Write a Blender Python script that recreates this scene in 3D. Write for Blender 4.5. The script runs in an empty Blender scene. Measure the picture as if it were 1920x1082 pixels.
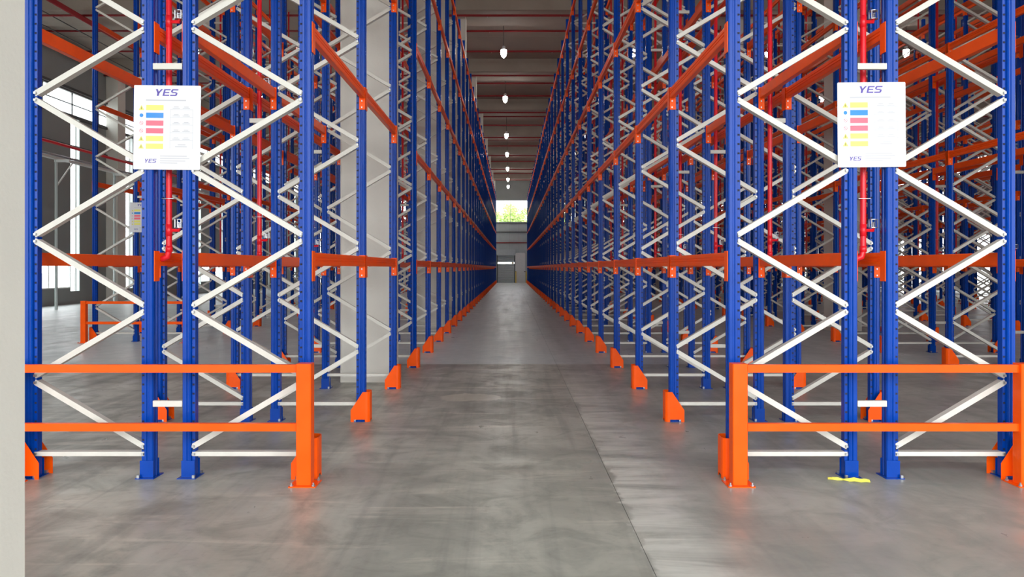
import bpy, math, random
from mathutils import Vector, Matrix

# ------------------------------------------------------------------ camera, world, exposure
SC = bpy.context.scene
COL = SC.collection
FPX, VPX, VPY, CAMZ = 1500.0, 958.0, 502.0, 1.70      # focal length (px), vanishing point (px), eye height (m)
cam_d = bpy.data.cameras.new('camera')
cam_d.sensor_width = 36.0
cam_d.lens = 36.0 * FPX / 1920.0
cam_d.shift_x = (960.0 - VPX) / 1920.0
cam_d.shift_y = (VPY - 541.0) / 1920.0
cam_d.clip_end = 400
cam = bpy.data.objects.new('camera', cam_d)
COL.objects.link(cam)
cam.location = (0, 0, CAMZ)
cam.rotation_euler = (math.pi / 2, 0, 0)
SC.camera = cam

SKY = 7.0
world = bpy.data.worlds.new('overcast_sky')
SC.world = world
world.use_nodes = True
wn = world.node_tree.nodes
wn['Background'].inputs[0].default_value = (0.95, 0.98, 1.0, 1)
wn['Background'].inputs[1].default_value = SKY
LAMP = 72.0

SC.view_settings.view_transform = 'Standard'
SC.view_settings.look = 'None'
SC.view_settings.gamma = 1.0
SC.view_settings.use_curve_mapping = False
SC.view_settings.exposure = 0.0
try:
    SC.cycles.max_bounces = 8
    SC.cycles.diffuse_bounces = 4
    SC.cycles.glossy_bounces = 3
    SC.cycles.transparent_max_bounces = 8
    SC.cycles.sample_clamp_indirect = 6.0
except Exception:
    pass

# ------------------------------------------------------------------ layout (metres; X right, Y into the hall)
Y1, BAY, NF = 6.52, 2.3875, 35           # first frame, bay length, number of frames
DEP = 0.945                              # centre to centre of the two posts of a frame
TOPZ = 9.65
LEVELS = [1.77, 3.63, 5.47, 7.34, 9.20]
BH = 0.11
CY0, CGRID = 2.30, 9.55                  # column grid along Y (front face), pitch
WALL_L, WALL_R, WALL_B, FRONT = -20.5, 33.0, 91.0, -6.0
CEIL, BEAMZ = 12.1, 11.45

def portal(name, loc, rot, sx, sy):
    l = bpy.data.lights.new(name, 'AREA')
    l.shape = 'RECTANGLE'; l.size = sx; l.size_y = sy
    l.cycles.is_portal = True
    o = bpy.data.objects.new(name, l); COL.objects.link(o)
    o.location = loc; o.rotation_euler = rot
HP = math.pi / 2
portal('daylight_front_opening', (1.0, FRONT, 4.5), (HP, 0, 0), 28, 9)      # emits +Y
portal('daylight_back_window', ((WALL_L + WALL_R) / 2, WALL_B + 0.2, 8.1), (-HP, 0, 0), WALL_R - WALL_L, 2.6)
portal('daylight_left_windows', (WALL_L - 0.2, 45, 5), (0, -HP, 0), 10.5, 96)
portal('daylight_right_doors', (WALL_R + 0.2, 45, 5), (0, HP, 0), 10.5, 96)

# ------------------------------------------------------------------ materials
def lin(c):
    c = c / 255.0
    return c / 12.92 if c <= 0.04045 else ((c + 0.055) / 1.055) ** 2.4
def rgb(r, g, b):
    return (lin(r), lin(g), lin(b), 1)

class NT:
    def __init__(s, name):
        s.m = bpy.data.materials.new(name); s.m.use_nodes = True
        s.t = s.m.node_tree
        s.b = s.t.nodes['Principled BSDF']
    def n(s, typ, **kw):
        x = s.t.nodes.new(typ)
        for k, v in kw.items():
            if k.startswith('i_'):
                x.inputs[k[2:].replace('_', ' ')].default_value = v
            else:
                setattr(x, k, v)
        return x
    def l(s, a, b):
        s.t.links.new(a, b)
    def math(s, op, a, b=None, c=None, clamp=False):
        x = s.t.nodes.new('ShaderNodeMath'); x.operation = op; x.use_clamp = clamp
        for i, v in enumerate((a, b, c)):
            if v is None: continue
            if isinstance(v, (int, float)): x.inputs[i].default_value = v
            else: s.l(v, x.inputs[i])
        return x.outputs[0]
    def mix(s, fac, a, b):
        x = s.t.nodes.new('ShaderNodeMix'); x.data_type = 'RGBA'
        for i, v in ((0, fac), (6, a), (7, b)):
            if isinstance(v, (int, float, tuple)): x.inputs[i].default_value = v
            else: s.l(v, x.inputs[i])
        return x.outputs[2]
    def noise(s, vec, scale, detail=3, rough=0.55, dist=0.0):
        x = s.n('ShaderNodeTexNoise')
        x.inputs['Scale'].default_value = scale; x.inputs['Detail'].default_value = detail
        x.inputs['Roughness'].default_value = rough; x.inputs['Distortion'].default_value = dist
        s.l(vec, x.inputs['Vector'])
        return x.outputs[0]
    def ramp(s, v, lo, hi, a=0.0, b=1.0):
        x = s.n('ShaderNodeMapRange'); x.interpolation_type = 'SMOOTHSTEP'
        s.l(v, x.inputs[0])
        for i, q in ((1, lo), (2, hi), (3, a), (4, b)): x.inputs[i].default_value = q
        return x.outputs[0]

def paint(name, col, rough=0.35, var=0.10, metallic=0.0, bump=0.0, scale=6.0, spec=0.5):
    k = NT(name)
    geo = k.n('ShaderNodeNewGeometry')
    nz = k.noise(geo.outputs['Position'], scale, 4)
    f = k.ramp(nz, 0.3, 0.7)
    dark = tuple(c * (1 - var) for c in col[:3]) + (1,)
    lite = tuple(min(1, c * (1 + var)) for c in col[:3]) + (1,)
    k.l(k.mix(f, dark, lite), k.b.inputs['Base Color'])
    k.l(k.ramp(nz, 0.2, 0.8, rough * 0.85, rough * 1.15), k.b.inputs['Roughness'])
    k.b.inputs['Metallic'].default_value = metallic
    k.b.inputs['Specular IOR Level'].default_value = spec
    if bump:
        b = k.n('ShaderNodeBump'); b.inputs['Strength'].default_value = bump; b.inputs['Distance'].default_value = 0.01
        k.l(k.noise(geo.outputs['Position'], 45, 4), b.inputs['Height']); k.l(b.outputs[0], k.b.inputs['Normal'])
    return k.m

def emit(name, col, s):
    k = NT(name)
    k.b.inputs['Base Color'].default_value = col
    k.b.inputs['Emission Color'].default_value = col
    k.b.inputs['Emission Strength'].default_value = s
    return k.m

def pane_mat(name, clear, tint=(1, 1, 1, 1), milky=False):
    m = bpy.data.materials.new(name); m.use_nodes = True
    t = m.node_tree; t.nodes.clear()
    o = t.nodes.new('ShaderNodeOutputMaterial'); mx = t.nodes.new('ShaderNodeMixShader')
    tr = t.nodes.new('ShaderNodeBsdfTransparent'); tr.inputs[0].default_value = tint
    gl = t.nodes.new('ShaderNodeBsdfTranslucent' if milky else 'ShaderNodeBsdfGlossy')
    gl.inputs[0].default_value = (0.85, 0.88, 0.88, 1)
    mx.inputs[0].default_value = 1 - clear
    t.links.new(tr.outputs[0], mx.inputs[1]); t.links.new(gl.outputs[0], mx.inputs[2]); t.links.new(mx.outputs[0], o.inputs[0])
    return m

def floor_mat():
    k = NT('worn_concrete_floor')
    geo = k.n('ShaderNodeNewGeometry'); P = geo.outputs['Position']
    sep = k.n('ShaderNodeSeparateXYZ'); k.l(P, sep.inputs[0]); X, Y = sep.outputs[0], sep.outputs[1]
    big = k.noise(P, 0.55, 5, 0.6, 0.6)
    mid = k.noise(P, 2.3, 6, 0.62, 0.8)
    fine = k.noise(P, 14, 5, 0.6)
    st = k.n('ShaderNodeMapping'); st.inputs['Scale'].default_value = (2.6, 0.10, 1); k.l(P, st.inputs[0])
    streak = k.noise(st.outputs[0], 1.6, 4, 0.6, 0.2)
    cr = k.n('ShaderNodeMapping'); cr.inputs['Scale'].default_value = (0.35, 2.2, 1); k.l(P, cr.inputs[0])
    cross = k.noise(cr.outputs[0], 1.7, 5, 0.65, 0.7)
    base = k.mix(k.ramp(big, 0.3, 0.7), rgb(142, 142, 131), rgb(186, 186, 173))
    base = k.mix(k.math('MULTIPLY', k.ramp(mid, 0.42, 0.68), 0.55), base, rgb(126, 127, 118))
    base = k.mix(k.math('MULTIPLY', k.ramp(cross, 0.55, 0.72), 0.55), base, rgb(214, 209, 194))
    base = k.mix(k.math('MULTIPLY', k.ramp(streak, 0.48, 0.70), 0.40), base, rgb(116, 116, 112))
    base = k.mix(k.math('MULTIPLY', k.ramp(fine, 0.52, 0.75), 0.22), base, rgb(100, 97, 92))
    # bluer pour past the cross joint; far window's reflection also put into its colour
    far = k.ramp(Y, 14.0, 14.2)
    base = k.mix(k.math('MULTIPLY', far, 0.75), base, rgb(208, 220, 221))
    # right of the long joint the slab is a cooler grey, with pale cement dust along the joint
    wob = k.math('ADD', X, k.math('MULTIPLY', k.math('SUBTRACT', mid, 0.5), 0.35))
    right = k.ramp(wob, 0.75, 1.2)
    base = k.mix(k.math('MULTIPLY', right, 0.45), base, rgb(144, 148, 143))
    d1 = k.ramp(wob, 0.79, 0.84); d2 = k.ramp(wob, 1.0, 1.5, 1, 0)
    near = k.ramp(Y, 6.0, 17.0, 1.0, 0.15)
    dust = k.math('MULTIPLY', k.math('MULTIPLY', d1, d2), k.math('MULTIPLY', near, k.ramp(cross, 0.3, 0.6)))
    base = k.mix(k.math('MULTIPLY', dust, 0.75), base, rgb(220, 219, 209))
    # pale dried puddle mark
    px = k.math('DIVIDE', k.math('ADD', X, 0.55), 0.42); py = k.math('DIVIDE', k.math('SUBTRACT', Y, 10.5), 0.34)
    rr = k.math('ADD', k.math('ADD', k.math('MULTIPLY', px, px), k.math('MULTIPLY', py, py)), k.math('MULTIPLY', k.math('SUBTRACT', mid, 0.5), 2.2))
    base = k.mix(k.math('MULTIPLY', k.ramp(rr, 0.75, 1.0, 1, 0), 0.5), base, rgb(206, 200, 182))
    k.l(base, k.b.inputs['Base Color'])
    k.l(k.ramp(k.math('ADD', k.math('MULTIPLY', mid, 0.6), k.math('MULTIPLY', streak, 0.4)), 0.3, 0.7, 0.26, 0.52), k.b.inputs['Roughness'])
    b = k.n('ShaderNodeBump'); b.inputs['Strength'].default_value = 0.12; b.inputs['Distance'].default_value = 0.01
    k.l(fine, b.inputs['Height']); k.l(b.outputs[0], k.b.inputs['Normal'])
    return k.m

M = dict(
    blue=paint('blue_powder_coat', (0.0, 0.045, 0.32, 1), 0.22, 0.06, spec=0.2),
    hole=paint('slot_shadow_navy', rgb(4, 12, 45), 0.7, 0.05),
    orange=paint('orange_powder_coat', rgb(250, 88, 6), 0.36, 0.05, spec=0.18),
    brace=paint('off_white_brace_paint', rgb(204, 201, 192), 0.42, 0.04, spec=0.3),
    steel=paint('zinc_steel', rgb(170, 172, 175), 0.35, 0.08, 0.8),
    red=paint('red_pipe_paint', rgb(226, 24, 38), 0.35, 0.06),
    redc=paint('red_ceiling_pipe_paint', rgb(138, 14, 24), 0.5, 0.06),
    conc=paint('painted_concrete', rgb(214, 210, 200), 0.75, 0.03, bump=0.15, scale=1.5),
    ceil=paint('bare_concrete_soffit', rgb(158, 147, 136), 0.85, 0.08, bump=0.2, scale=0.8),
    clad=paint('grey_metal_cladding', rgb(132, 136, 134), 0.55, 0.05, scale=1.0),
    cladg=paint('green_grey_cladding', rgb(186, 198, 196), 0.5, 0.05, scale=1.0),
    dark=paint('dark_grey_steel', rgb(62, 62, 62), 0.5, 0.06),
    white=paint('white_sheet', rgb(208, 208, 211), 0.4, 0.01),
    offwhite=paint('pale_door_paint', rgb(232, 238, 234), 0.45, 0.02),
    shutter=paint('grey_shutter', rgb(196, 206, 206), 0.45, 0.04),
    yellow=paint('safety_yellow', rgb(225, 190, 50), 0.45, 0.05),
    tape=paint('yellow_film', rgb(232, 226, 96), 0.4, 0.05),
    purple=paint('purple_print', rgb(86, 70, 160), 0.5, 0.02),
    pyellow=paint('yellow_print', rgb(232, 226, 110), 0.5, 0.02),
    pblue=paint('blue_print', rgb(32, 128, 205), 0.5, 0.02),
    pred=paint('red_print', rgb(244, 100, 120), 0.5, 0.02),
    pgrey=paint('grey_print', rgb(176, 176, 182), 0.5, 0.02),
    pdark=paint('dark_print', rgb(120, 116, 60), 0.5, 0.02),
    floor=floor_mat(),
    bulb=emit('lamp_glow', (1.0, 0.97, 0.93, 1), LAMP),
    glass=pane_mat('clear_pane', 0.92),
    milky=pane_mat('milky_pane', 0.45, (0.95, 0.98, 1, 1), True),
    leaf=paint('leaf_green', rgb(190, 212, 135), 0.6, 0.3, scale=2.0),
    bark=paint('bark_brown', rgb(95, 80, 62), 0.8, 0.2),
    ground=paint('outdoor_paving', rgb(150, 148, 140), 0.8, 0.08, scale=0.7),
)

# ------------------------------------------------------------------ mesh helpers
class MB:
    def __init__(s):
        s.v, s.f, s.mi = [], [], []
    def add(s, verts, faces, mi=0):
        o = len(s.v); s.v += [tuple(p) for p in verts]
        s.f += [tuple(i + o for i in f) for f in faces]; s.mi += [mi] * len(faces)
        return s
    def box(s, x0, x1, y0, y1, z0, z1, mi=0):
        x0, x1 = min(x0, x1), max(x0, x1); y0, y1 = min(y0, y1), max(y0, y1); z0, z1 = min(z0, z1), max(z0, z1)
        return s.add([(x0, y0, z0), (x1, y0, z0), (x1, y1, z0), (x0, y1, z0), (x0, y0, z1), (x1, y0, z1), (x1, y1, z1), (x0, y1, z1)],
                     [(0, 3, 2, 1), (4, 5, 6, 7), (0, 1, 5, 4), (1, 2, 6, 5), (2, 3, 7, 6), (3, 0, 4, 7)], mi)
    def prism(s, pts, a, b, axis='z', mi=0):
        """pts: CCW 2-D outline; extruded from a to b along axis."""
        ar = sum(pts[i][0] * pts[(i + 1) % len(pts)][1] - pts[(i + 1) % len(pts)][0] * pts[i][1] for i in range(len(pts)))
        if ar < 0: pts = pts[::-1]
        n = len(pts)
        def P(p, t):
            return {'z': (p[0], p[1], t), 'y': (p[0], t, p[1]), 'x': (t, p[0], p[1])}[axis]
        v = [P(p, a) for p in pts] + [P(p, b) for p in pts]
        f = [(i, (i + 1) % n, (i + 1) % n + n, i + n) for i in range(n)] + [tuple(range(n - 1, -1, -1)), tuple(range(n, 2 * n))]
        if (axis == 'y') != (b < a): f = [q[::-1] for q in f]
        return s.add(v, f, mi)
    def tube(s, pts, r, n=8, mi=0, cap=True):
        """swept tube along a polyline; r number or list"""
        pts = [Vector(p) for p in pts]; m = len(pts)
        if isinstance(r, (int, float)): r = [r] * m
        t0 = (pts[1] - pts[0]).normalized()
        ref = Vector((0, 0, 1)) if abs(t0.z) < 0.9 else Vector((0, 1, 0))
        u = t0.cross(ref).normalized()
        verts = []
        for i in range(m):
            t = (pts[min(i + 1, m - 1)] - pts[max(i - 1, 0)]).normalized()
            u = (u - t * u.dot(t)).normalized(); w = t.cross(u)
            for j in range(n):
                a = 2 * math.pi * j / n
                verts.append(pts[i] + (u * math.cos(a) + w * math.sin(a)) * r[i])
        f = [(i * n + j, i * n + (j + 1) % n, (i + 1) * n + (j + 1) % n, (i + 1) * n + j) for i in range(m - 1) for j in range(n)]
        if cap: f += [tuple(range(n - 1, -1, -1)), tuple(range((m - 1) * n, m * n))]
        return s.add(verts, f, mi)
    def lathe(s, prof, n=12, mi=0, c=(0, 0, 0)):
        v = [(c[0] + r * math.cos(2 * math.pi * j / n), c[1] + r * math.sin(2 * math.pi * j / n), c[2] + z) for r, z in prof for j in range(n)]
        m = len(prof)
        f = [(i * n + j, i * n + (j + 1) % n, (i + 1) * n + (j + 1) % n, (i + 1) * n + j) for i in range(m - 1) for j in range(n)]
        f += [tuple(range(n - 1, -1, -1)), tuple(range((m - 1) * n, m * n))]
        return s.add(v, f, mi)
    def merge(s, o, off=(0, 0, 0)):
        k = len(s.v); s.v += [(p[0] + off[0], p[1] + off[1], p[2] + off[2]) for p in o.v]
        s.f += [tuple(i + k for i in f) for f in o.f]; s.mi += o.mi
        return s
    def mesh(s, name, mats, smooth=False):
        me = bpy.data.meshes.new(name)
        me.from_pydata(s.v, [], s.f)
        for m in (mats if isinstance(mats, (list, tuple)) else [mats]): me.materials.append(m)
        if any(s.mi): me.polygons.foreach_set('material_index', s.mi)
        if smooth: me.polygons.foreach_set('use_smooth', [True] * len(s.f))
        me.update()
        return me

def obj(name, me, parent=None, loc=(0, 0, 0), kind=None):
    o = bpy.data.objects.new(name, me); COL.objects.link(o)
    o.location = loc
    if parent is not None: o.parent = parent
    if kind: o['kind'] = kind
    return o
def tag(o, label, cat, group=None, kind=None):
    o['label'] = label; o['category'] = cat
    if group: o['group'] = group
    if kind: o['kind'] = kind
    return o
def thing(name, label, cat, loc=(0, 0, 0), group=None):
    return tag(obj(name, None, None, loc), label, cat, group)
def struct(name, me, label, loc=(0, 0, 0)):
    o = obj(name, me, None, loc, 'structure'); o['label'] = label
    return o

ORD = ['nearest', 'second', 'third', 'fourth', 'fifth', 'sixth', 'seventh', 'eighth', 'ninth', 'tenth', 'eleventh', 'twelfth',
       'thirteenth', 'fourteenth', 'fifteenth', 'sixteenth', 'seventeenth', 'eighteenth', 'nineteenth', 'twentieth'] + \
      ['twenty-' + x for x in ('first', 'second', 'third', 'fourth', 'fifth', 'sixth', 'seventh', 'eighth', 'ninth')] + ['thirtieth'] + \
      ['thirty-' + x for x in ('first', 'second', 'third', 'fourth', 'fifth', 'sixth', 'seventh', 'eighth', 'ninth')]

# ------------------------------------------------------------------ the setting
fl = struct('floor', MB().box(WALL_L - 1, WALL_R + 1, FRONT - 6, WALL_B + 0.5, -0.3, -0.004).mesh('floor', M['dark']), 'grey worn concrete warehouse floor with joints and dusty stains')
xs = [WALL_L - 1] + [0.8 + 5.57 * k for k in range(-3, 6)] + [WALL_R + 1]
ys = [FRONT - 6] + [14.1 + 7.1 * k for k in range(-3, 11)] + [WALL_B + 0.5]
for a, b in zip(xs[:-1], xs[1:]):
    for c, d in zip(ys[:-1], ys[1:]):
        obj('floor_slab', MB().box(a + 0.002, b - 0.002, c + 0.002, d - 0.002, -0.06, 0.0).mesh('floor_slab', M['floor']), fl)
struct('ground', MB().box(-150, 150, WALL_B + 0.5, 260, -0.5, -0.05).box(-150, WALL_L - 1, -150, WALL_B + 0.5, -0.5, -0.05)
       .box(WALL_R + 1, 150, -150, WALL_B + 0.5, -0.5, -0.05).box(WALL_L - 1, WALL_R + 1, -150, FRONT - 6, -0.5, -0.05).mesh('ground', M['ground']),
       'pale paved ground outside the hall')

# ceiling: slab panels with wide band beams at the column lines
ce = struct('ceiling', MB().box(WALL_L - 0.5, WALL_R + 0.5, FRONT, WALL_B + 0.5, CEIL + 0.05, CEIL + 0.5).mesh('ceiling', M['ceil']), 'bare brownish concrete ceiling high above the racks')
cyc = [CY0 + 0.3 + CGRID * k for k in range(0, 10)]
edges = [FRONT] + cyc + [WALL_B]
for a, b in zip(edges[:-1], edges[1:]):
    h = (a + b) / 2
    for p, q in ((a, h), (h, b)):
        obj('ceiling_panel', MB().box(WALL_L, WALL_R, p + 0.02, q - 0.02, CEIL, CEIL + 0.06).mesh('ceiling_panel', M['ceil']), ce)
bm_beam = MB().box(WALL_L, WALL_R, -1.0, 1.0, BEAMZ, CEIL).mesh('ceiling_beam', M['ceil'])
for c in cyc:
    obj('ceiling_beam', bm_beam, ce, (0, c, 0))

# free-standing concrete columns
def column(x0, x1, k, label):
    y = CY0 + CGRID * k
    b = MB().prism([(x0 + .02, y), (x1 - .02, y), (x1, y + .02), (x1, y + .58), (x1 - .02, y + .6), (x0 + .02, y + .6), (x0, y + .58), (x0, y + .02)], 0, BEAMZ)
    o = struct('concrete_column', b.mesh('concrete_column', M['conc']), label)
for k in range(0, 10):
    lab = 'broad pale column cropped by the left edge in the foreground' if k == 0 else 'pale painted concrete column standing inside the left rack, %s from the camera' % ORD[k - 1]
    column(-2.53, -1.75, k, lab)
for k in range(1, 9):
    column(8.60, 9.40, k, 'pale concrete column in the second rack pair on the right, %s from the camera' % ORD[k - 1])

# far wall: cladding below and above a long bright opening
WZ0, WZ1 = 6.85, 9.40
wb = struct('wall_back', MB().box(WALL_L, -1.5, WALL_B + 0.1, WALL_B + 0.3, -0.05, WZ0).box(0.38, WALL_R, WALL_B + 0.1, WALL_B + 0.3, -0.05, WZ0).box(-1.5, 0.38, WALL_B + 0.1, WALL_B + 0.3, 3.2, WZ0).box(WALL_L, WALL_R, WALL_B + 0.1, WALL_B + 0.3, WZ1, CEIL).mesh('wall_back', M['clad']),
            'grey-green clad end wall closing the far end of the aisle')
pl = MB().box(0.006, 1.064, 0.04, 0.1, 0, WZ0).mesh('cladding_panel_low', M['cladg'])
pl_cut = MB().box(0.006, 1.064, 0.04, 0.1, 3.2, WZ0).mesh('cladding_panel_cut', M['cladg'])
ph = MB().box(0.006, 1.064, 0.04, 0.1, WZ1, CEIL).mesh('cladding_panel_high', M['clad'])
for i in range(50):
    x = WALL_L + i * 1.07
    obj('cladding_panel', pl if x > 0.38 or x + 1.07 < -1.5 else pl_cut, wb, (x, WALL_B, 0)); obj('cladding_panel', ph, wb, (x, WALL_B, 0))
for z in (4.55, 5.76, WZ0 - 0.04):
    obj('girt', MB().box(WALL_L, WALL_R, WALL_B - 0.08, WALL_B + 0.04, z - 0.06, z + 0.04).mesh('girt', M['redc'] if z == 4.55 else M['dark']), wb)
w1 = struct('window_1', MB().box(WALL_L, WALL_R, WALL_B + 0.08, WALL_B + 0.16, WZ0, WZ0 + 0.07).box(WALL_L, WALL_R, WALL_B + 0.08, WALL_B + 0.16, WZ1 - 0.07, WZ1).mesh('window_frame', M['offwhite']),
            'long bright window strip high in the far wall with trees outside')
for i in range(19):
    x = WALL_L + 0.5 + i * 2.85
    obj('mullion', MB().box(x - 0.03, x + 0.03, WALL_B + 0.1, WALL_B + 0.15, WZ0 + .07, WZ1 - .07).mesh('mullion', M['offwhite']), w1)
    if i: obj('pane', MB().box(x - 2.82, x - 0.03, WALL_B + 0.12, WALL_B + 0.126, WZ0 + .07, WZ1 - .07).mesh('pane', M['glass']), w1)
# roller shutter and pale leaf door in the far wall
d1 = struct('door_1', MB().box(-1.58, -1.50, WALL_B - 0.1, WALL_B + 0.04, 0, 3.2).box(0.38, 0.46, WALL_B - 0.1, WALL_B + 0.04, 0, 3.2).mesh('door_frame', M['dark']),
            'grey roller shutter in the far wall at the end of the aisle')
for i in range(16):
    z = i * 0.195
    obj('slat', MB().prism([(WALL_B + 0.03, z), (WALL_B - 0.02, z + 0.02), (WALL_B - 0.03, z + 0.1), (WALL_B - 0.02, z + 0.17), (WALL_B + 0.03, z + 0.197)], -1.5, 0.38, 'x').mesh('slat', M['shutter'] if i != 11 else M['glass']), d1)
obj('shutter_box', MB().box(-1.6, 0.5, WALL_B - 0.35, WALL_B + 0.12, 3.1, 3.75).mesh('shutter_box', M['shutter']), d1)
arc = [(0.5, 0), (1.62, 0), (1.62, 3.1)] + [(1.42 + 0.2 * math.cos(a), 3.2 + 0.2 * math.sin(a)) for a in (0.3, 0.8, 1.3)] + [(0.70 + 0.2 * math.cos(a), 3.2 + 0.2 * math.sin(a)) for a in (1.8, 2.3, 2.8)] + [(0.5, 3.1)]
d2 = struct('door_2', MB().prism(arc, WALL_B - 0.3, WALL_B + 0.02, 'y').mesh('door_leaf', M['offwhite']), 'tall pale rounded door leaf beside the roller shutter at the far end')
for x in (0.54, 1.58):
    obj('hinge', MB().box(x - 0.06, x + 0.06, WALL_B - 0.36, WALL_B - 0.3, 1.2, 1.32).mesh('hinge', M['dark']), d2)
for x, lab in ((-1.72, 'slim yellow bollard left of the far roller shutter'), (0.56, 'slim yellow bollard between the far shutter and pale door'), (1.72, 'slim yellow bollard right of the far pale door')):
    tag(obj('bollard', MB().lathe([(0.09, 0), (0.09, 0.02), (0.06, 0.02), (0.06, 1.25), (0.05, 1.3)], 10).mesh('bollard', M['yellow']), None, (x, WALL_B - 0.75, 0)), lab, 'bollard', 'far bollards')

# left wall: cladding bays between pilasters, ribbon window, light slots, low window band
def left_wall():
    RZ0, RZ1 = 8.80, 9.95
    slots = []
    for k in range(0, 10):
        yc = CY0 + 0.3 + CGRID * k
        slots += [yc - 3.6, yc + 1.75]
    slots = sorted(s for s in slots if 0 < s < WALL_B - 2)
    b = MB(); x0, x1 = WALL_L - 0.25, WALL_L
    b.box(x0, x1, FRONT, WALL_B, RZ1, CEIL)
    slots = [s for s in slots if s < 84]
    e = [FRONT] + [q for s in slots for q in (s, s + 0.85)] + [86.0]
    b.box(x0, x1, 86, WALL_B, 5.5, RZ0)  # open gap beneath, added to let daylight brighten the far wall
    lw = [(e[i], e[i + 1]) for i in range(0, len(e), 2)]
    for a, c in lw:
        b.box(x0, x1, a, c, 2.0, RZ0); b.box(x0, x1, a, c, 0, 0.75)
        if not (30 < (a + c) / 2 < 37 or 50 < (a + c) / 2 < 60): b.box(x0, x1, a, c, 0.75, 2.0)
    for s in slots: b.box(x0, x1, s, s + 0.85, 0, 0.6)
    w = struct('wall_left', b.mesh('wall_left', M['clad']), 'dark grey clad side wall beyond the left racks')
    for z in (7.35, 8.74, 10.02):
        obj('girt', MB().box(x1, x1 + 0.08, FRONT, WALL_B, z - 0.06, z + 0.06).mesh('girt', M['dark']), w)
    r = struct('window_2', MB().box(x0, x1, FRONT, WALL_B, RZ0, RZ0 + .06).box(x0, x1, FRONT, WALL_B, RZ1 - .06, RZ1).box(x1 - .1, x1 - .04, FRONT, WALL_B, 9.33, 9.37).mesh('window_frame', M['dark']), 'milky ribbon window high in the left wall')
    y = 16.0
    while y < WALL_B - 2.4:
        obj('pane', MB().box(x1 - .08, x1 - .074, y + .03, y + 2.36, RZ0 + .06, RZ1 - .06).mesh('pane', M['milky']), r)
        obj('mullion', MB().box(x1 - .1, x1 - .04, y - .03, y + .03, RZ0 + .06, RZ1 - .06).mesh('mullion', M['dark']), r)
        y += 2.3875
    n = 3
    for s in slots:
        if s < 20: continue
        o = struct('window_%d' % n, MB().box(x1 - .12, x1, s, s + .04, .6, RZ0).box(x1 - .12, x1, s + .81, s + .85, .6, RZ0).mesh('window_frame', M['cladg']), 'tall narrow daylight slot in the left wall, %s from the front' % ORD[n - 3])
        obj('pane', MB().box(x1 - .08, x1 - .074, s + .04, s + .81, .6, RZ0).mesh('pane', M['glass']), o)
        n += 1
    for a, c in lw:
        if 30 < (a + c) / 2 < 37 or 50 < (a + c) / 2 < 60:
            o = struct('window_%d' % n, MB().box(x1 - .12, x1, a, c, .75, .80).box(x1 - .12, x1, a, c, 1.95, 2.0).mesh('window_frame', M['offwhite']), 'low bright window band in the left wall about %d metres deep in the hall' % round((a + c) / 2))
            k = max(1, round((c - a) / 1.6)); w_ = (c - a) / k
            for q in range(k):
                obj('mullion', MB().box(x1 - .1, x1 - .02, a + q * w_ - .03, a + q * w_ + .03, .8, 1.95).mesh('mullion', M['offwhite']), o)
                obj('pane', MB().box(x1 - .08, x1 - .074, a + q * w_ + .03, a + (q + 1) * w_ - .03, .8, 1.95).mesh('pane', M['glass']), o)
            n += 1
    for k in range(2, 10):
        y = CY0 + CGRID * k
        struct('pilaster', MB().box(x1, x1 + 0.6, y, y + 0.8, 0, CEIL).mesh('pilaster', M['conc']), 'pale concrete pilaster on the left wall, %s from the camera' % ORD[k - 2])
    # light steel pipe bridge along the wall
    t = thing('pipe_bridge', 'pale steel pipe bridge on slender braced posts along the left wall', 'pipe bridge', (WALL_L + 2.0, 0, 0))
    obj('rail', MB().tube([(0, 22, 6.15), (0, 80, 6.15)], 0.07, 8).mesh('rail', M['offwhite']), t)
    obj('rail', MB().tube([(0.5, 22, 6.15), (0.5, 80, 6.15)], 0.05, 8).mesh('rail', M['steel']), t)
    pm = MB().tube([(0, 0, 0), (0, 0, 6.1)], 0.06, 8).mesh('post', M['cladg'])
    km = MB().tube([(0, 0, 5.0), (0, 1.2, 6.1)], 0.035, 6).mesh('knee_brace', M['offwhite'])
    cm = MB().box(-0.05, 0.55, -0.05, 0.05, 6.0, 6.1).mesh('cross_arm', M['offwhite'])
    for i in range(12):
        y = 23.0 + i * 4.775
        p = obj('post', pm, t, (0, y, 0)); obj('knee_brace', km, p); obj('cross_arm', cm, p)
    tag(obj('fire_main', MB().tube([(WALL_L + 2.6, 20, 6.6), (WALL_L + 2.6, 84, 6.6)], 0.06, 8).mesh('fire_main', M['red'])), 'thin red fire main running above the pipe bridge by left wall', 'pipe')
left_wall()

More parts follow.
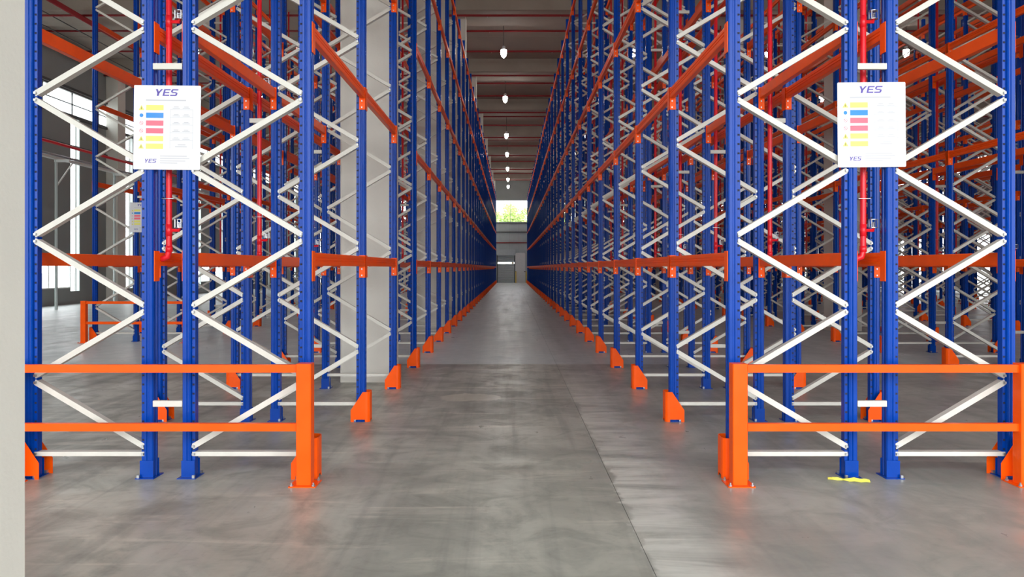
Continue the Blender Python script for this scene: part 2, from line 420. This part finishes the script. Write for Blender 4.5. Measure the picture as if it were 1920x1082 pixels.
# right wall: dock doors, daylight slots and a ribbon window
def right_wall():
    b = MB(); x0, x1 = WALL_R, WALL_R + 0.25
    b.box(x0, x1, FRONT, WALL_B, 9.6, CEIL)
    segs = []
    for k in range(10):
        y = 3.5 + 9.55 * k
        segs.append((y, 'slot', 0.8))
        if y > 45: segs.append((y + 3.2, 'door', 4.2))
    y = FRONT
    for s, kind, w in segs:
        if s + w > WALL_B: break
        b.box(x0, x1, y, s, 0, 8.2)
        b.box(x0, x1, s, s + w, 4.3 if kind == 'door' else 0, 8.2 if kind == 'door' else 0.6)
        y = s + w
    b.box(x0, x1, y, WALL_B, 0, 8.2)
    struct('wall_right', b.mesh('wall_right', M['clad']), 'grey clad side wall far beyond the right racks')
    r = struct('window_40', MB().box(x0, x1, FRONT, WALL_B, 8.2, 8.26).box(x0, x1, FRONT, WALL_B, 9.54, 9.6).mesh('window_frame', M['dark']), 'bright ribbon window high in the right wall behind the racks')
    for i in range(24):
        y = 40 + i * 2.1
        obj('pane', MB().box(x0 + .1, x0 + .106, y, y + 2.04, 8.26, 9.54).mesh('pane', M['glass']), r)
        obj('mullion', MB().box(x0 + .06, x0 + .14, y + 2.04, y + 2.1, 8.26, 9.54).mesh('mullion', M['dark']), r)
    n = 41
    for s, kind, w in segs:
        if s < 40 or s + w > WALL_B: continue
        if kind == 'slot':
            o = struct('window_%d' % n, MB().box(x0, x0 + .12, s, s + .04, .6, 8.2).box(x0, x0 + .12, s + w - .04, s + w, .6, 8.2).mesh('window_frame', M['cladg']), 'tall daylight slot in the right wall, %s from the front' % ORD[n - 41])
            obj('pane', MB().box(x0 + .06, x0 + .066, s + .04, s + w - .04, .6, 8.2).mesh('pane', M['glass']), o)
            n += 1
right_wall()
struct('wall_front', MB().box(WALL_L, -13, FRONT - .3, FRONT - .05, 0, CEIL).box(15, WALL_R, FRONT - .3, FRONT - .05, 0, CEIL).box(-13, 15, FRONT - .3, FRONT - .05, 9, CEIL).mesh('wall_front', M['clad']),  # unseen wall, put in so daylight reaches the racks more frontally
       'unseen grey clad wall behind the camera, added to narrow the daylight through its opening')

# ------------------------------------------------------------------ pallet racks
def post_outline(e):
    """outline of an upright seen from above; e=+1: braces on the +x side"""
    h = [(-.05, -.041), (-.042, -.05), (-.016, -.047), (-.010, -.039), (.0, -.039), (.005, -.047), (.02, -.05), (.025, -.032), (.05, -.032)]
    q = h + [(x, -y) for x, y in h[::-1]] + [(-.05, .018), (-.043, .014), (-.043, -.014), (-.05, -.018)]
    return [(x * e, y) for x, y in q]

def brace_mb(p, q, w=0.044, bolt=True):
    """C-section brace in the XZ plane between two points (x, z)"""
    a = Vector((p[0], 0, p[1])); b = Vector((q[0], 0, q[1]))
    d = (b - a).normalized(); u = Vector((-d.z, 0, d.x)); m = MB()
    h = w / 2; dp = 0.034
    sec = [(-h, -dp), (h, -dp), (h, dp), (h - .006, dp), (h - .006, -dp + .006), (-h + .006, -dp + .006), (-h + .006, dp), (-h, dp)]
    v = [a + u * s + Vector((0, 1, 0)) * t for s, t in sec] + [b + u * s + Vector((0, 1, 0)) * t for s, t in sec]
    n = 8
    f = [(i, i + n, (i + 1) % n + n, (i + 1) % n) for i in range(n)] + [(0, 1, 2, 3, 4, 5, 6, 7), tuple(range(15, 7, -1))]
    m.add(v, f)
    if bolt:
        for c in (a + d * 0.012, b - d * 0.012):
            m.box(c.x - .009, c.x + .009, -.052, -.034, c.z - .009, c.z + .009, 1)
    return m

ZN0, ZP = 0.225, 0.5725
def frame_parts(s):
    """meshes of one frame; aisle post at x=0, inner post at x=s*DEP"""
    pa = MB().prism(post_outline(s), 0.006, TOPZ).mesh('post', M['blue'])
    pi = MB().prism([(x + s * DEP, y) for x, y in post_outline(-s)], 0.006, TOPZ).mesh('post', M['blue'])
    def foot(cx, e):
        m = MB().box(cx - .075, cx + .075, -.095, .095, 0, .006)
        m.box(cx - .054, cx + .054, -.056, -.05, .006, .14).box(cx - .054, cx + .054, .05, .056, .006, .14)
        for yy in (-.08, .08): m.box(cx + e * .055 - .01, cx + e * .055 + .01, yy - .01, yy + .01, .006, .03, 1)
        return m
    fa = foot(0, s).mesh('foot_plate', [M['blue'], M['steel']]); fi = foot(s * DEP, -s).mesh('foot_plate', [M['blue'], M['steel']])
    xa, xi = s * 0.026, s * (DEP - 0.026)
    diags = []
    k = 0
    while ZN0 + ZP * (k + 1) < TOPZ - 0.1:
        z0, z1 = ZN0 + ZP * k + .022, ZN0 + ZP * (k + 1) - .022
        pq = ((xi, z0), (xa, z1)) if k % 2 == 0 else ((xa, z0), (xi, z1))
        diags.append(brace_mb(*pq)); k += 1
    hors = [brace_mb((xa, z), (xi, z), 0.036) for z in (0.19, TOPZ - 0.12)]
    sl = MB(); z = 0.22
    while z < TOPZ - 0.05:
        for cx, e in ((s * .036, 1), (s * (DEP - .036), 1)):
            sl.add([(cx - .009, -.0328, z), (cx + .009, -.0328, z), (cx + .009, -.0328, z + .016), (cx - .009, -.0328, z + .016)], [(0, 1, 2, 3)])
        for yy in (-.032, .032):
            x = -s * .0506
            f = [(0, 1, 2, 3)] if s < 0 else [(3, 2, 1, 0)]
            sl.add([(x, yy - .006, z), (x, yy + .006, z), (x, yy + .006, z + .03), (x, yy - .006, z + .03)], f)
        z += 0.075
    return dict(pa=pa, pi=pi, fa=fa, fi=fi, diag=[d.mesh('diagonal_brace', [M['brace'], M['steel']]) for d in diags], diag_mb=diags,
                hor=[h.mesh('horizontal_brace', [M['brace'], M['steel']]) for h in hors], slots=sl.mesh('slot_holes', M['hole']))

def beam_outline(e):
    """section of a beam, e=+1: outer (ribbed) face towards -x"""
    h = BH / 2
    q = [(-.026, -h), (.022, -h), (.026, -h + .004), (.026, h - .004), (.022, h), (-.026, h), (-.029, h - .012), (-.029, h - .034), (-.022, h - .038), (-.022, h - .046), (-.029, h - .05),
         (-.029, -h + .05), (-.022, -h + .046), (-.022, -h + .038), (-.029, -h + .034), (-.029, -h + .012)]
    return [(x * e, z) for x, z in q]
LB = BAY - 0.10
def beam_mb(e):
    return MB().prism(beam_outline(e), 0.006, LB - 0.006, 'y')
def conn_mb(e, end):
    """L connector with hook lug; beam local origin at its near end on the beam axis"""
    y = 0.0 if end == 0 else LB
    o = -1 if end else 1
    m = MB().box(-.036, .036, y, y + o * .006, -BH / 2 - .125, BH / 2 + .012)
    m.box(-e * .036, -e * .030, y - o * .085, y + o * .006, -BH / 2 - .125, BH / 2 + .012)
    for z in (-BH / 2 - .10, -BH / 2 - .03): m.box(-.012, .0, y + o * .006, y + o * .011, z - .008, z + .008, 1)
    return m

def guard_mb(s):
    """U-shaped upright guard, tall on the aisle side, sloping towards the rack; post centre at origin"""
    def top(d): return .33 if d <= -.035 else .33 - (d + .035) / .135 * .20
    out = [(.10, -.10), (.065, -.10), (.065, -.10), (-.035, -.10), (-.06, -.10), (-.06, -.10), (-.085, -.095), (-.104, -.075), (-.11, -.045), (-.11, -.045)]
    low = [.0, .0, .028, .028, .028, .0, .0, .0, .0, .028]
    out += [(x, -y) for x, y in out[::-1]]; low += low[::-1]
    inn = []
    for x, y in out:
        inn.append((x if x > .0 else x + .005 * min(1, (-x) / .1 + .2), y * (.095 / .10) if abs(y) > .05 else y * .97))
    n = len(out); v = []
    for (x, y), (a, b), lo in zip(out, inn, low):
        t = top(x)
        v += [(x * s, y, lo), (x * s, y, t), (a * s, b, t), (a * s, b, lo)]
    f = []
    for i in range(n - 1):
        o, p = 4 * i, 4 * i + 4
        for j in range(4):
            q = (o + j, p + j, p + (j + 1) % 4, o + (j + 1) % 4)
            f.append(q if s > 0 else q[::-1])
    f += [(0, 1, 2, 3), (4 * n - 1, 4 * n - 2, 4 * n - 3, 4 * n - 4)]
    return MB().add(v, f)

FP = {1: frame_parts(1), -1: frame_parts(-1)}
BEAM = {e: beam_mb(e).mesh('beam', M['orange']) for e in (1, -1)}
CONN = {(e, d): conn_mb(e, d).mesh('end_connector', [M['orange'], M['steel']]) for e in (1, -1) for d in (0, 1)}
def full_beam_mb(e):
    return beam_mb(e).merge(conn_mb(e, 0)).merge(conn_mb(e, 1))
FBEAM = {e: full_beam_mb(e).mesh('beam', [M['orange'], M['steel']]) for e in (1, -1)}
def low_frame(s):
    m = MB().prism(post_outline(s), 0, TOPZ).prism([(x + s * DEP, y) for x, y in post_outline(-s)], 0, TOPZ)
    for d in FP[s]['diag_mb']:
        d2 = MB(); d2.v, d2.f = d.v[:16], d.f[:10]; d2.mi = [1] * 10
        m.merge(d2)
    h = brace_mb((s * .026, .19), (s * (DEP - .026), .19), .036, False); h.mi = [1] * len(h.f); m.merge(h)
    return m.mesh('upright_frame', [M['blue'], M['brace']])
LOWF = {s: low_frame(s) for s in (1, -1)}
GUARD = {s: guard_mb(s).mesh('column_guard', M['orange']) for s in (1, -1)}
far_guards = MB()
guard_count = [0]

def fy(i): return Y1 + BAY * i

def rack(xa, s, i0, label, side, detail=True, skip=lambda i, inner: False, braced=17, nbeam=30, slots=7, guards=35):
    """one rack row; xa = aisle post X, s = direction from the aisle post to the inner post"""
    root = thing('pallet_rack', label, 'pallet rack', (xa, fy(i0), 0), 'rows of blue and orange pallet racking')
    P = FP[s]
    stuff_d, stuff_b = MB(), MB()
    for i in range(i0, NF):
        y = fy(i) - fy(i0); j = i - i0
        if detail:
            fr = obj('upright_frame', None, root, (0, y, 0))
            obj('post', P['pa'], fr); obj('post', P['pi'], fr)
            obj('foot_plate', P['fa'], fr); obj('foot_plate', P['fi'], fr)
            for h in P['hor']: obj('horizontal_brace', h, fr)
            if j < braced:
                for d in P['diag']: obj('diagonal_brace', d, fr)
            else:
                for d in P['diag_mb']:
                    k = MB(); k.v, k.f, k.mi = d.v[:16], d.f[:10], [0] * 10
                    stuff_d.merge(k, (0, y, 0))
            if j < slots: obj('slot_holes', P['slots'], fr, (0, 0, 0), 'stuff')
        else:
            obj('upright_frame', LOWF[s], root, (0, y, 0))
        if i < NF - 1:
            for z in LEVELS:
                for inner in (0, 1):
                    if skip(i, inner): continue
                    e = s if not inner else -s
                    bx = s * (-.021) if not inner else s * (DEP + .021)
                    loc = (bx, y + .05, z)
                    if detail and j < 15:
                        b = obj('beam', BEAM[e], root, loc)
                        obj('end_connector', CONN[(e, 0)], b); obj('end_connector', CONN[(e, 1)], b)
                    elif j < nbeam:
                        obj('beam', FBEAM[e], root, loc)
                    else:
                        stuff_b.merge(beam_mb(e), loc)
        # guards around the aisle-side posts
        if j < guards:
            gl = 'orange steel guard at the %s upright, %s' % (ORD[j], side)
            if guard_count[0] < 300:
                g = obj('column_guard', GUARD[s], None, (xa, fy(i), 0))
                tag(g, gl, 'column guard', 'orange guards around the rack uprights'); guard_count[0] += 1
            else:
                far_guards.merge(guard_mb(s), (xa, fy(i), 0))
    if stuff_d.v: obj('diagonal_brace', stuff_d.mesh('diagonal_brace', M['brace']), root, (0, 0, 0), 'stuff')
    if stuff_b.v: obj('beam', stuff_b.mesh('beam', M['orange']), root, (0, 0, 0), 'stuff')
    return root

XL, XR = -1.665, 1.81
GAP = 0.335
MOD = 5.70
sp_meshes = {}
def spacers(root, dx, s, i0, zs=(0.6, 3.33, 6.06, 8.8), upto=NF):
    a, b = (dx + s * .05, dx + s * (GAP - .05))
    for i in range(i0, upto):
        for z in zs:
            key = (s, dx)
            if key not in sp_meshes:
                sp_meshes[key] = MB().box(a, b, -.052, -.046, -.024, .024).box(a, b, -.052, -.02, .018, .024).box(a, b, -.052, -.02, -.024, -.018).mesh('row_spacer', M['brace'])
            obj('row_spacer', sp_meshes[key], root, (0, fy(i) - fy(i0), z))

col_bay = lambda i: i % 4 == 2
ra = rack(XR, 1, 0, 'tall blue and orange rack row lining the right side of the central aisle', 'row right of the central aisle')
spacers(ra, DEP, 1, 0)
rack(XR + 2 * DEP + GAP, -1, 0, 'blue and orange rack row backing onto the right aisle row, at far right foreground', 'back row of right foreground pair')
la = rack(XL, -1, 0, 'tall blue and orange rack row lining the left side of the central aisle', 'row left of the central aisle', skip=lambda i, inner: i == 2)
spacers(la, -DEP, -1, 0)
rack(XL - 2 * DEP - GAP, 1, 0, 'blue and orange rack row backing onto the left aisle row, behind the left column', 'back row of left foreground pair')
# second pairs, across the next aisles
r2 = rack(XR + MOD, 1, 1, 'rack row facing the second aisle on the right, nearer row of the second pair', 'nearer row of second right pair', skip=lambda i, inner: False, braced=14, slots=5)
spacers(r2, DEP, 1, 1, upto=20)
rack(XR + MOD + 2 * DEP + GAP, -1, 1, 'rack row enclosing pale columns, farther row of the second pair on the right', 'farther row of second right pair', skip=lambda i, inner: inner and col_bay(i), braced=14, slots=5)
l2 = rack(XL - MOD, -1, 5, 'rack row facing the second aisle on the left, starting farther back', 'nearer row of second left pair', braced=12, slots=3)
spacers(l2, -DEP, -1, 5, upto=20)
rack(XL - MOD - 2 * DEP - GAP, 1, 5, 'leftmost rack row, starting farther back beside the clad left wall', 'leftmost rack row', braced=12, slots=3)
# distant pairs on the right, seen only through the nearer racks
for q, (name, i0) in enumerate((('third', 5), ('fourth', 8), ('fifth', 10))):
    x = XR + MOD * (2 + q)
    rack(x, 1, i0, 'distant rack row glimpsed through the others, nearer row of the %s pair on the right' % name, 'nearer row of %s right pair' % name, False, nbeam=30)
    rack(x + 2 * DEP + GAP, -1, i0, 'distant rack row glimpsed through the others, farther row of the %s pair on the right' % name, 'farther row of %s right pair' % name, False, nbeam=30)
if far_guards.v:
    tag(obj('column_guard', far_guards.mesh('column_guard', M['orange'])), 'orange upright guards of the most distant racks on the right', 'column guards', None, 'stuff')

# ------------------------------------------------------------------ in-rack sprinkler drops
def sprinklers(x, i0, n, where):
    pipe = MB().tube([(-.13, 0, 1.775), (-.05, 0, 1.775), (-.012, 0, 1.79), (0, 0, 1.84), (0, 0, 2.2), (0, 0, CEIL - 0.4)], 0.026, 8)
    for z in (2.01, 3.74): pipe.lathe([(.028, -.05), (.028, .05)], 8, 0, (0, 0, z))
    pipe.lathe([(.03, 0), (.03, .05)], 8, 0, (0, 0, 1.83))
    pme = pipe.mesh('pipe', M['red'], True)
    br = MB().tube([(0.02, 0, 0), (.085, 0, 0), (.085, 0, .02)], 0.014, 6).mesh('branch', M['red'])
    cg = MB()
    for a in range(4):
        an = a * math.pi / 2 + math.pi / 4
        cg.box(.085 + .035 * math.cos(an) - .003, .085 + .035 * math.cos(an) + .003, .035 * math.sin(an) - .003, .035 * math.sin(an) + .003, .02, .09)
    for z in (.02, .088): cg.lathe([(.038, z), (.038, z + .005)], 8, 0, (.085, 0, 0))
    cg.lathe([(.010, .02), (.006, .06), (.016, .064), (.016, .068)], 6, 0, (.085, 0, 0))
    cme = cg.mesh('sprinkler_cage', M['steel'])
    clm = MB().box(-.05, .05, -.03, .03, 0, .004).mesh('pipe_clamp', M['steel'])
    for i in range(i0, i0 + n):
        t = thing('sprinkler_drop', 'red sprinkler pipe with caged heads beside the %s frame, %s' % (ORD[i - i0], where), 'sprinkler pipe', (x, fy(i) + 0.12, 0), 'red sprinkler drops between the rack rows')
        obj('pipe', pme, t)
        for z in (2.01, 3.74, 5.6, 7.5):
            b = obj('branch', br, t, (0, 0, z)); obj('sprinkler_cage', cme, b)
        obj('pipe_clamp', clm, t, (0, 0, 2.27))
sprinklers(XR + DEP + GAP / 2, 0, 26, 'inside the right foreground rack pair')
sprinklers(XL - DEP - GAP / 2 - .06, 0, 20, 'inside the left foreground rack pair')
sprinklers(XR + MOD + DEP + GAP / 2, 1, 18, 'inside the second right rack pair')
sprinklers(XL - MOD - DEP - GAP / 2, 5, 12, 'inside the left wall rack pair')
sprinklers(XR + 2 * MOD + DEP + GAP / 2, 5, 10, 'inside the third right rack pair')

# ------------------------------------------------------------------ end-of-row barriers
def barrier(x0, x1, y, label, z=(0.95, 0.91, 0.45)):
    t = thing('rack_end_barrier', label, 'barrier', ((x0 + x1) / 2, y, 0), 'orange barriers at the rack ends')
    c = (x0 + x1) / 2; h = .058
    for x in (x0, x1):
        x -= c
        b = .006
        p = obj('post', MB().prism([(x - h + b, -h), (x + h - b, -h), (x + h, -h + b), (x + h, h - b), (x + h - b, h), (x - h + b, h), (x - h, h - b), (x - h, -h + b)], .008, z[0]).mesh('post', M['orange']), t)
        m = MB().box(x - .105, x + .105, -.105, .105, 0, .008).mesh('base_plate', M['orange']); obj('base_plate', m, p)
        bo = MB()
        for q in (-.085, .085):
            for r in (-.085, .085):
                bo.lathe([(.014, .008), (.014, .02), (.007, .021), (.007, .035)], 6, 0, (x + q, r, 0))
        obj('anchor_bolt', bo.mesh('anchor_bolt', M['steel']), p)
    for zz in z[1:]:
        obj('rail', MB().prism([(-.025, zz - .03), (.021, zz - .03), (.025, zz - .026), (.025, zz + .026), (.021, zz + .03), (-.025, zz + .03)], x0 - c + h, x1 - c - h, 'x').mesh('rail', M['orange']), t)
barrier(1.785, 4.03, 6.28, 'orange two-rail barrier guarding the right rack end')
barrier(-3.96, -1.615, 6.28, 'orange two-rail barrier guarding the left rack end')
barrier(-9.66, -7.36, fy(5) - 0.35, 'small distant orange barrier at the end of the leftmost racks')

# ------------------------------------------------------------------ load signs
def sign(x, y, ztop, w, h, label, tilt=0.0):
    t = thing('load_sign', label, 'sign', (x, y, ztop - h), 'white rack load signs')
    t.rotation_euler = (0, tilt, 0)
    obj('board', MB().prism([(.006, 0), (w - .006, 0), (w, .006), (w, h - .006), (w - .006, h), (.006, h), (0, h - .006), (0, .006)], 0, .004, 'y').mesh('board', M['white']), t)
    d = -.0006
    def rect(m, u0, u1, v0, v1): m.add([(u0 * w, d, h - v1 * h), (u1 * w, d, h - v1 * h), (u1 * w, d, h - v0 * h), (u0 * w, d, h - v0 * h)], [(0, 1, 2, 3)])
    def poly(m, pts, u0, u1, v0, v1, sh=0.25):
        hh = (v1 - v0) * h
        m.add([((u0 + (u1 - u0) * px) * w + sh * py * hh, d, h - v1 * h + py * hh) for px, py in pts], [tuple(range(len(pts)))])
    def yes(u0, u1, v0, v1, mat):
        m = MB(); W = (u1 - u0)
        poly(m, [(0.36, 0), (.64, 0), (.64, .42), (.36, .42)], u0, u0 + W * .32, v0, v1)
        poly(m, [(.36, .40), (.64, .40), (.5, .55)], u0, u0 + W * .32, v0, v1)
        poly(m, [(.36, .40), (.55, .52), (.28, 1), (0, 1)], u0, u0 + W * .32, v0, v1)
        poly(m, [(.45, .52), (.64, .40), (1, 1), (.74, 1)], u0, u0 + W * .32, v0, v1)
        a, b = u0 + W * .37, u0 + W * .66
        for q in ([(0, 0), (.26, 0), (.26, 1), (0, 1)], [(.26, 0), (1, 0), (1, .17), (.26, .17)], [(.26, .42), (.9, .42), (.9, .58), (.26, .58)], [(.26, .83), (1, .83), (1, 1), (.26, 1)]): poly(m, q, a, b, v0, v1)
        a, b = u0 + W * .70, u1
        for q in ([(0, 0), (.85, 0), (1, .12), (.95, .17), (0, .17)], [(.74, .17), (1, .12), (1, .48), (.74, .44)], [(.12, .42), (.74, .42), (.9, .58), (.26, .58)], [(0, .54), (.26, .56), (.26, .83), (0, .88)], [(0, .88), (.26, .83), (1, .83), (1, 1), (.12, 1)]): poly(m, q, a, b, v0, v1)
        obj('lettering', m.mesh('lettering', mat), t)
    yes(.30, .64, .045, .125, M['purple']); yes(.16, .335, .875, .92, M['purple'])
    g = MB()
    rect(g, .18, .78, .170, .184)
    for k in range(5):
        v = .285 + .0915 * k
        rect(g, .545, .885, v, v + .004)
        for u in (.60, .75):
            rect(g, u, u + .07, v - .034, v - .026); rect(g, u - .02, u + .09, v - .017, v - .010)
    rect(g, .545, .549, .285, .75); rect(g, .881, .885, .285, .75)
    rect(g, .66, .78, .70, .708); rect(g, .62, .80, .722, .730)
    for k, (u, vv) in enumerate(((.80, .835), (.84, .862), (.78, .892), (.66, .918))): rect(g, .40, u, vv, vv + .008)
    obj('small_print', g.mesh('small_print', M['pgrey']), t)
    for k, c in enumerate(('pyellow', 'pblue', 'pred', 'pred', 'pyellow', 'pyellow')):
        v = .235 + .0915 * k
        m = MB(); rect(m, .185, .445, v, v + .062)
        b = obj('warning_bar', m.mesh('warning_bar', M[c]), t)
        i = MB(); cx, cv = .115, v + .031
        if k in (0, 4, 5):
            i.add([((cx - .042) * w, d, h - (cv + .03) * h), ((cx + .042) * w, d, h - (cv + .03) * h), (cx * w, d, h - (cv - .03) * h)], [(0, 1, 2)])
            obj('pictogram', i.mesh('pictogram', M['pyellow']), t)
            j = MB(); e = d * 2
            j.add([((cx - .008) * w, e, h - (cv + .02) * h), ((cx + .008) * w, e, h - (cv + .02) * h), ((cx + .004) * w, e, h - (cv - .012) * h), ((cx - .004) * w, e, h - (cv - .012) * h)], [(0, 1, 2, 3)])
            obj('pictogram_mark', j.mesh('pictogram_mark', M['pdark']), t)
        else:
            R = .022 * h; n = 18
            if k == 1:
                i.add([(cx * w + R * math.cos(2 * math.pi * a / n), d, h - cv * h + R * math.sin(2 * math.pi * a / n)) for a in range(n)], [tuple(range(n))])
            else:
                v2 = [(cx * w + q * math.cos(2 * math.pi * a / n), d, h - cv * h + q * math.sin(2 * math.pi * a / n)) for q in (R * .84, R) for a in range(n)]
                i.add(v2, [(a, n + a, n + (a + 1) % n, (a + 1) % n)[::-1] for a in range(n)])
                i.add([(cx * w - R * .7, d, h - cv * h + R * .55), (cx * w - R * .55, d, h - cv * h + R * .7), (cx * w + R * .7, d, h - cv * h - R * .55), (cx * w + R * .55, d, h - cv * h - R * .7)], [(3, 2, 1, 0)])
            obj('pictogram', i.mesh('pictogram', M['pblue' if k == 1 else 'pred']), t)
    for u, v in ((.23, .045), (.81, .045), (.25, .96), (.82, .96)):
        sc_ = MB().prism([(u * w + .006 * math.cos(q * math.pi / 4), h - v * h + .006 * math.sin(q * math.pi / 4)) for q in range(8)], -.003, .0, 'y')
        obj('screw', sc_.mesh('screw', M['steel']), t)
YS = Y1 - .062
sign(2.64, YS, 3.195, .55, .685, 'white load notice board screwed to the right rack end', -0.008)
sign(-3.05, YS, 3.175, .54, .68, 'white load notice board screwed to the left rack end', 0.012)
sign(XL - MOD - DEP - GAP - .12, fy(5) - .062, 3.20, .55, .685, 'small distant white notice board on the leftmost racks')

# scrap of yellow film by the right rack foot
def film():
    m = MB(); n = 9
    pts = [(2.545, 6.44, .035, .012), (2.575, 6.42, .045, .020), (2.61, 6.41, .03, .022), (2.65, 6.40, .04, .012), (2.69, 6.385, .05, .02), (2.73, 6.375, .055, .03), (2.77, 6.36, .06, .022), (2.81, 6.355, .055, .024), (2.845, 6.355, .05, .016)]
    v = []
    for i, (x, y, w, z) in enumerate(pts):
        v += [(x, y - w / 2, .002 + (i % 2) * .004), (x + .004, y, z), (x + .01, y + w / 2, .003 + ((i + 1) % 2) * .008)]
    f = [(3 * i + j, 3 * i + 3 + j, 3 * i + 4 + j, 3 * i + 1 + j) for i in range(n - 1) for j in range(2)]
    b = len(v); v2 = v + [(x, y, max(0, z - .0015)) for x, y, z in v]
    f2 = f + [tuple(k + b for k in q[::-1]) for q in f]
    m.add(v2, f2)
    tag(obj('plastic_film_scrap', m.mesh('plastic_film_scrap', M['tape'])), 'crumpled scrap of yellow film on floor at right rack foot', 'litter')
film()

# ------------------------------------------------------------------ ceiling services
def pipes():
    k = 0; y = 21.0
    while y < WALL_B - 1:
        z = CEIL - 0.42 if min(abs(y - c) for c in cyc) > 1.1 else BEAMZ - 0.12
        m = MB().tube([(WALL_L + .1, y, z), (WALL_R - .1, y, z)], 0.045, 8)
        t = thing('ceiling_sprinkler_pipe', 'dark red sprinkler pipe crossing under the ceiling, %s from the camera' % ORD[k], 'pipe', (0, y, z), 'red pipes under the ceiling')
        m = MB().tube([(WALL_L + .1, 0, 0), (WALL_R - .1, 0, 0)], 0.045, 8).mesh('pipe', M['redc'], True)
        obj('pipe', m, t)
        hd = MB().lathe([(.012, -.09), (.02, -.085), (.02, -.08), (.008, -.07), (.014, -.04)], 6).mesh('sprinkler_head', M['steel'])
        for x in (-5.6, -2.9, -.9, 1.9, 4.6, 7.4):
            obj('sprinkler_head', hd, t, (x, 0, 0))
        y += CGRID / 3; k += 1
    tag(obj('main_pipe', MB().tube([(-16.4, 15, 11.25), (-16.4, 88, 11.25)], 0.10, 10).mesh('main_pipe', M['redc'], True)), 'thick dark red main running along the ceiling at upper left', 'pipe')
    for x, w in ((-17.6, 'left'), (-18.6, 'outer')):
        tag(obj('conduit', MB().tube([(x, 12, 11.35), (x, 88, 11.35)], 0.02, 6).mesh('conduit', M['dark'])), 'thin dark conduit along the ceiling near the left wall, %s one' % w, 'conduit')
pipes()

cable = MB().tube([(0, 0, .49), (0, 0, CEIL - 10.35)], .012, 6).mesh('cable', M['dark'])
cable_short = MB().tube([(0, 0, .49), (0, 0, BEAMZ - 10.35)], .012, 6).mesh('cable', M['dark'])
house = MB().lathe([(.03, .50), (.07, .47), (.07, .38), (.11, .36), (.12, .33)], 14).mesh('housing', M['white'], False)
bulb = MB().lathe([(.005, 0), (.055, .03), (.095, .09), (.118, .17), (.12, .25), (.118, .33)], 14).mesh('bulb', M['bulb'], True)
def lamps(x, where, ys_):
    for k, y in enumerate(ys_):
        t = thing('high_bay_lamp', 'glowing pendant lamp over %s, %s from the camera' % (where, ORD[k]), 'lamp', (x, y, 10.35), 'pendant lamps over the aisles')
        obj('cable', cable_short if min(abs(y - c) for c in cyc) < 1.0 else cable, t); obj('housing', house, t); obj('bulb', bulb, t)
LY = [4.5, 14.0, 23.5] + [33.0, 42.0, 53.7, 62.6, 71.7, 80.5, 87.5]
lamps(-.30, 'the central aisle', LY)
lamps(5.05, 'the second aisle on the right', LY)
lamps(10.6, 'the third aisle on the right', LY[1:])
lamps(16.3, 'the fourth aisle on the right', LY[2:])
lamps(-5.9, 'the second aisle on the left', LY)
lamps(-13.0, 'the open floor by the left wall', LY[1:])

# ------------------------------------------------------------------ trees beyond the far window
def tree(x, y, h, r, seed, label):
    rnd = random.Random(seed)
    t = thing('tree', label, 'tree', (x, y, -0.05), 'trees outside the far window')
    tr = MB().tube([(0, 0, 0), (.1, .05, h * .35), (-.05, .1, h * .62), (.1, 0, h * .85)], [.22, .17, .11, .04], 8)
    for k in range(7):
        a = rnd.uniform(0, 6.28); z = h * rnd.uniform(.35, .7)
        tr.tube([(0, 0, z), (r * .4 * math.cos(a), r * .4 * math.sin(a), z + h * .12), (r * .75 * math.cos(a), r * .75 * math.sin(a), z + h * .2)], [.07, .045, .015], 5)
    obj('trunk', tr.mesh('trunk', M['bark']), t)
    lf = MB()
    cl = [(rnd.gauss(0, r * .45), rnd.gauss(0, r * .45), h * rnd.uniform(.42, .97), rnd.uniform(.5, 1.1)) for _ in range(60)]
    for cx, cy, cz, cr_ in cl:
        for _ in range(120):
            v = Vector((rnd.gauss(0, 1), rnd.gauss(0, 1), rnd.gauss(0, .8))).normalized() * cr_ * rnd.uniform(.5, 1) + Vector((cx, cy, cz))
            u = Vector((rnd.gauss(0, 1), rnd.gauss(0, 1), rnd.gauss(0, .6))).normalized(); w = u.cross(Vector((rnd.gauss(0, 1), rnd.gauss(0, 1), rnd.gauss(0, 1)))).normalized()
            L = rnd.uniform(.16, .30)
            lf.add([v - u * L, v + w * L * .45, v + u * L, v - w * L * .45], [(0, 1, 2, 3)])
    obj('foliage', lf.mesh('foliage', M['leaf']), t, (0, 0, 0), 'stuff')
for i, (x, y, h, r) in enumerate(((-5.2, 117, 11.6, 3.0), (0.2, 124, 11.3, 3.0), (5.6, 114, 10.8, 3.0), (12.5, 119, 11.8, 3.2))):
    tree(x, y, h, r, 11 + i, 'sunlit leafy tree outside the far window, %s from the left' % ('leftmost', 'second', 'third', 'fourth')[i])
